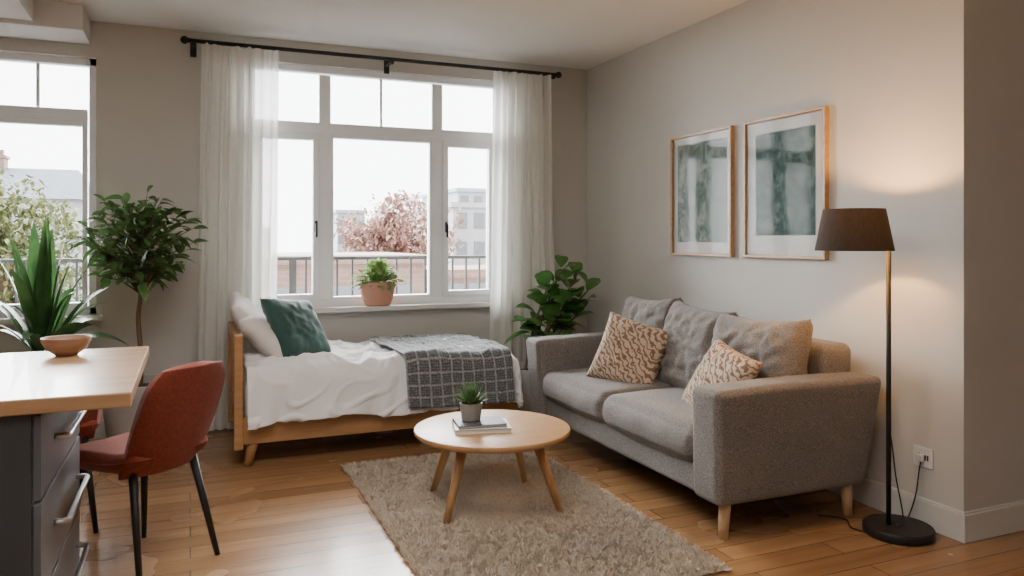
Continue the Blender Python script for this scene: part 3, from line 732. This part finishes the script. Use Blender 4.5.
# ------------------------------------------------------------------ floor lamp
lx,ly=2.885,2.44
lamp=thing('floor_lamp','black floor lamp with dark drum shade, lit, beside the sofa','lamp',(lx,ly,0))
lathe('base',[(.01,0),(.140,0),(.145,.006),(.145,.034),(.140,.04),(.02,.042),(.016,.05),(.01,.05)],M['black'],lamp,n=64)
px_,py_=-.035,.02
tube('pole',[(px_,py_,.04),(px_,py_,1.27)],.0105,M['black'],lamp,n=16)
shx,shy=-.148,.106
tube('shade_arm',smooth_path([(px_,py_,1.262),(px_,py_,1.30),(px_-.03,py_+.02,1.325),(shx,shy,1.325)],5),.007,M['black'],lamp,n=10)
def shade_part(name,dr,mt):
    r0,r1=.165-dr,.130-dr; z0,z1=1.252,1.438
    V=[];F=[];n=72
    for z,r in ((z0,r0),(z1,r1)):
        for i in range(n):
            a=2*math.pi*i/n; V.append((shx+r*math.cos(a),shy+r*math.sin(a),z))
    for i in range(n):
        F.append((i,(i+1)%n,n+(i+1)%n,n+i))
    return pd_obj(name,V,F,mt,lamp)
shade_part('lamp_shade',0,M['shade']); shade_part('shade_lining',.002,M['shadein'])
bm=bmesh.new(); bmesh.ops.create_uvsphere(bm,u_segments=20,v_segments=12,radius=.03)
for v in bm.verts:
    if v.co.z<0: v.co.z*=1.35
    v.co+=Vector((shx,shy,1.325))
bm_obj('bulb',bm,M['bulb'],lamp)
tube('socket',[(shx,shy,1.270),(shx,shy,1.298)],.016,M['black'],lamp,n=14)
cord=smooth_path([(2.85,2.47,.62),(2.865,2.475,.50),(2.92,2.50,.36),(2.965,2.52,.22),(2.975,2.50,.10),(2.99,2.50,.02),(3.015,2.53,.010),(3.03,2.51,.03),(3.035,2.475,.14),(3.045,2.462,.27),(3.058,2.46,.312)],8)
V=[];F=[]; tube_geo(V,F,cord,.0032,6); 
tube_geo(V,F,smooth_path([(2.78,2.47,.006),(2.74,2.56,.006),(2.80,2.66,.006),(2.72,2.74,.006)],6),.0035,6)
pd_obj('cord',V,F,M['black'],lamp,world=True)
so=thing('wall_socket','white plastic double wall socket above the skirting board','socket',(XW,2.46,.315))
boxes('plate',[(-.009,-.0005,-.05,.05,-.045,.045)],M['plastic'],so,bevel=.003)
boxes('slots',[(-.0098,-.0088,-.030,-.022,-.012,.012),(-.0098,-.0088,-.018,-.010,-.012,.012),(-.0098,-.0088,.012,.022,.012,.016)],M['dark'],so,bevel=0)
boxes('plug',[(-.030,-.009,-.012,.020,-.018,.014)],M['plastic'],so,bevel=.004)

# ------------------------------------------------------------------ pictures
def picture(y0,y1,z0,z1,mg,am,lab,fm):
    e=thing('framed_picture',lab,'picture',(XW,(y0+y1)/2,z0),0,'framed prints above the sofa')
    f=.016; xa=-.032; w=(y1-y0)/2; h=z1-z0
    boxes('frame',[(xa,-.001,-w,-w+f,0,h),(xa,-.001,w-f,w,0,h),(xa,-.001,-w+f,w-f,0,f),(xa,-.001,-w+f,w-f,h-f,h)],fm,e,bevel=.002)
    boxes('mount',[(-.010,-.004,-w+f,w-f,f,h-f)],M['mount'],e,bevel=0)
    boxes('artwork',[(-.0125,-.0102,-w+f+mg,w-f-mg,f+mg*1.6,h-f-mg*1.0)],am,e,bevel=0)
    boxes('glass',[(-.024,-.021,-w+f,w-f,f,h-f)],M['pglass'],e,bevel=0)
picture(3.765,4.40,1.197,2.0,.045,M['art1'],'pale oak framed faded grey-green botanical print',M['gold'])
picture(3.015,3.65,1.197,2.0,.07,M['art2'],'pale oak framed teal and green botanical print',M['gold'])

# ------------------------------------------------------------------ lights
w=bpy.data.worlds.new('overcast'); SC.world=w; w.use_nodes=True
nt=w.node_tree; nt.nodes.clear(); out=nt.nodes.new('ShaderNodeOutputWorld'); bg=nt.nodes.new('ShaderNodeBackground')
tc=nt.nodes.new('ShaderNodeTexCoord'); n_=nt.nodes.new('ShaderNodeTexNoise'); n_.inputs['Scale'].default_value=2; nt.links.new(tc.outputs['Generated'],n_.inputs['Vector'])
c=ramp(nt,n_.outputs['Fac'],[(.3,(.90,.94,1)),(.7,(1,1,1))]); nt.links.new(c,bg.inputs[0]); bg.inputs[1].default_value=10
nt.links.new(bg.outputs[0],out.inputs[0])
L=bpy.data.lights.new('overcast_sun','SUN'); L.energy=64; L.angle=math.radians(110); L.color=(.95,.98,1)
o=bpy.data.objects.new('overcast_sun',L); COL.objects.link(o)
d=-Vector((-.25,1,.55)).normalized(); o.rotation_euler=d.to_track_quat('-Z','Y').to_euler()
L=bpy.data.lights.new('lamp_bulb_light','POINT'); L.energy=36; L.shadow_soft_size=.02; L.color=(1,.54,.19)
o=bpy.data.objects.new('lamp_bulb_light',L); COL.objects.link(o); o.parent=lamp; o.location=(shx,shy,1.375)
for nm,loc,en,sz in (('fill_light',(.2,2.4,2.70),52,1.4),('fill_light',(-.6,.2,2.70),56,1.6)):  # added out-of-view area lamps for soft room fill, no fixture behind them
    L=bpy.data.lights.new(nm,'AREA'); L.energy=en; L.shape='DISK'; L.size=sz; L.color=(1,.97,.93)
    o=bpy.data.objects.new(nm,L); COL.objects.link(o); o.location=loc

# ------------------------------------------------------------------ camera
cam=bpy.data.cameras.new('camera'); cam.sensor_width=36; cam.lens=762/1024*36; cam.shift_y=-48/1024
o=bpy.data.objects.new('camera',cam); COL.objects.link(o); o.location=(0,0,1.3); o.rotation_euler=(math.radians(90),0,math.radians(-22.9))
cam.clip_start=.05; cam.clip_end=300
SC.camera=o
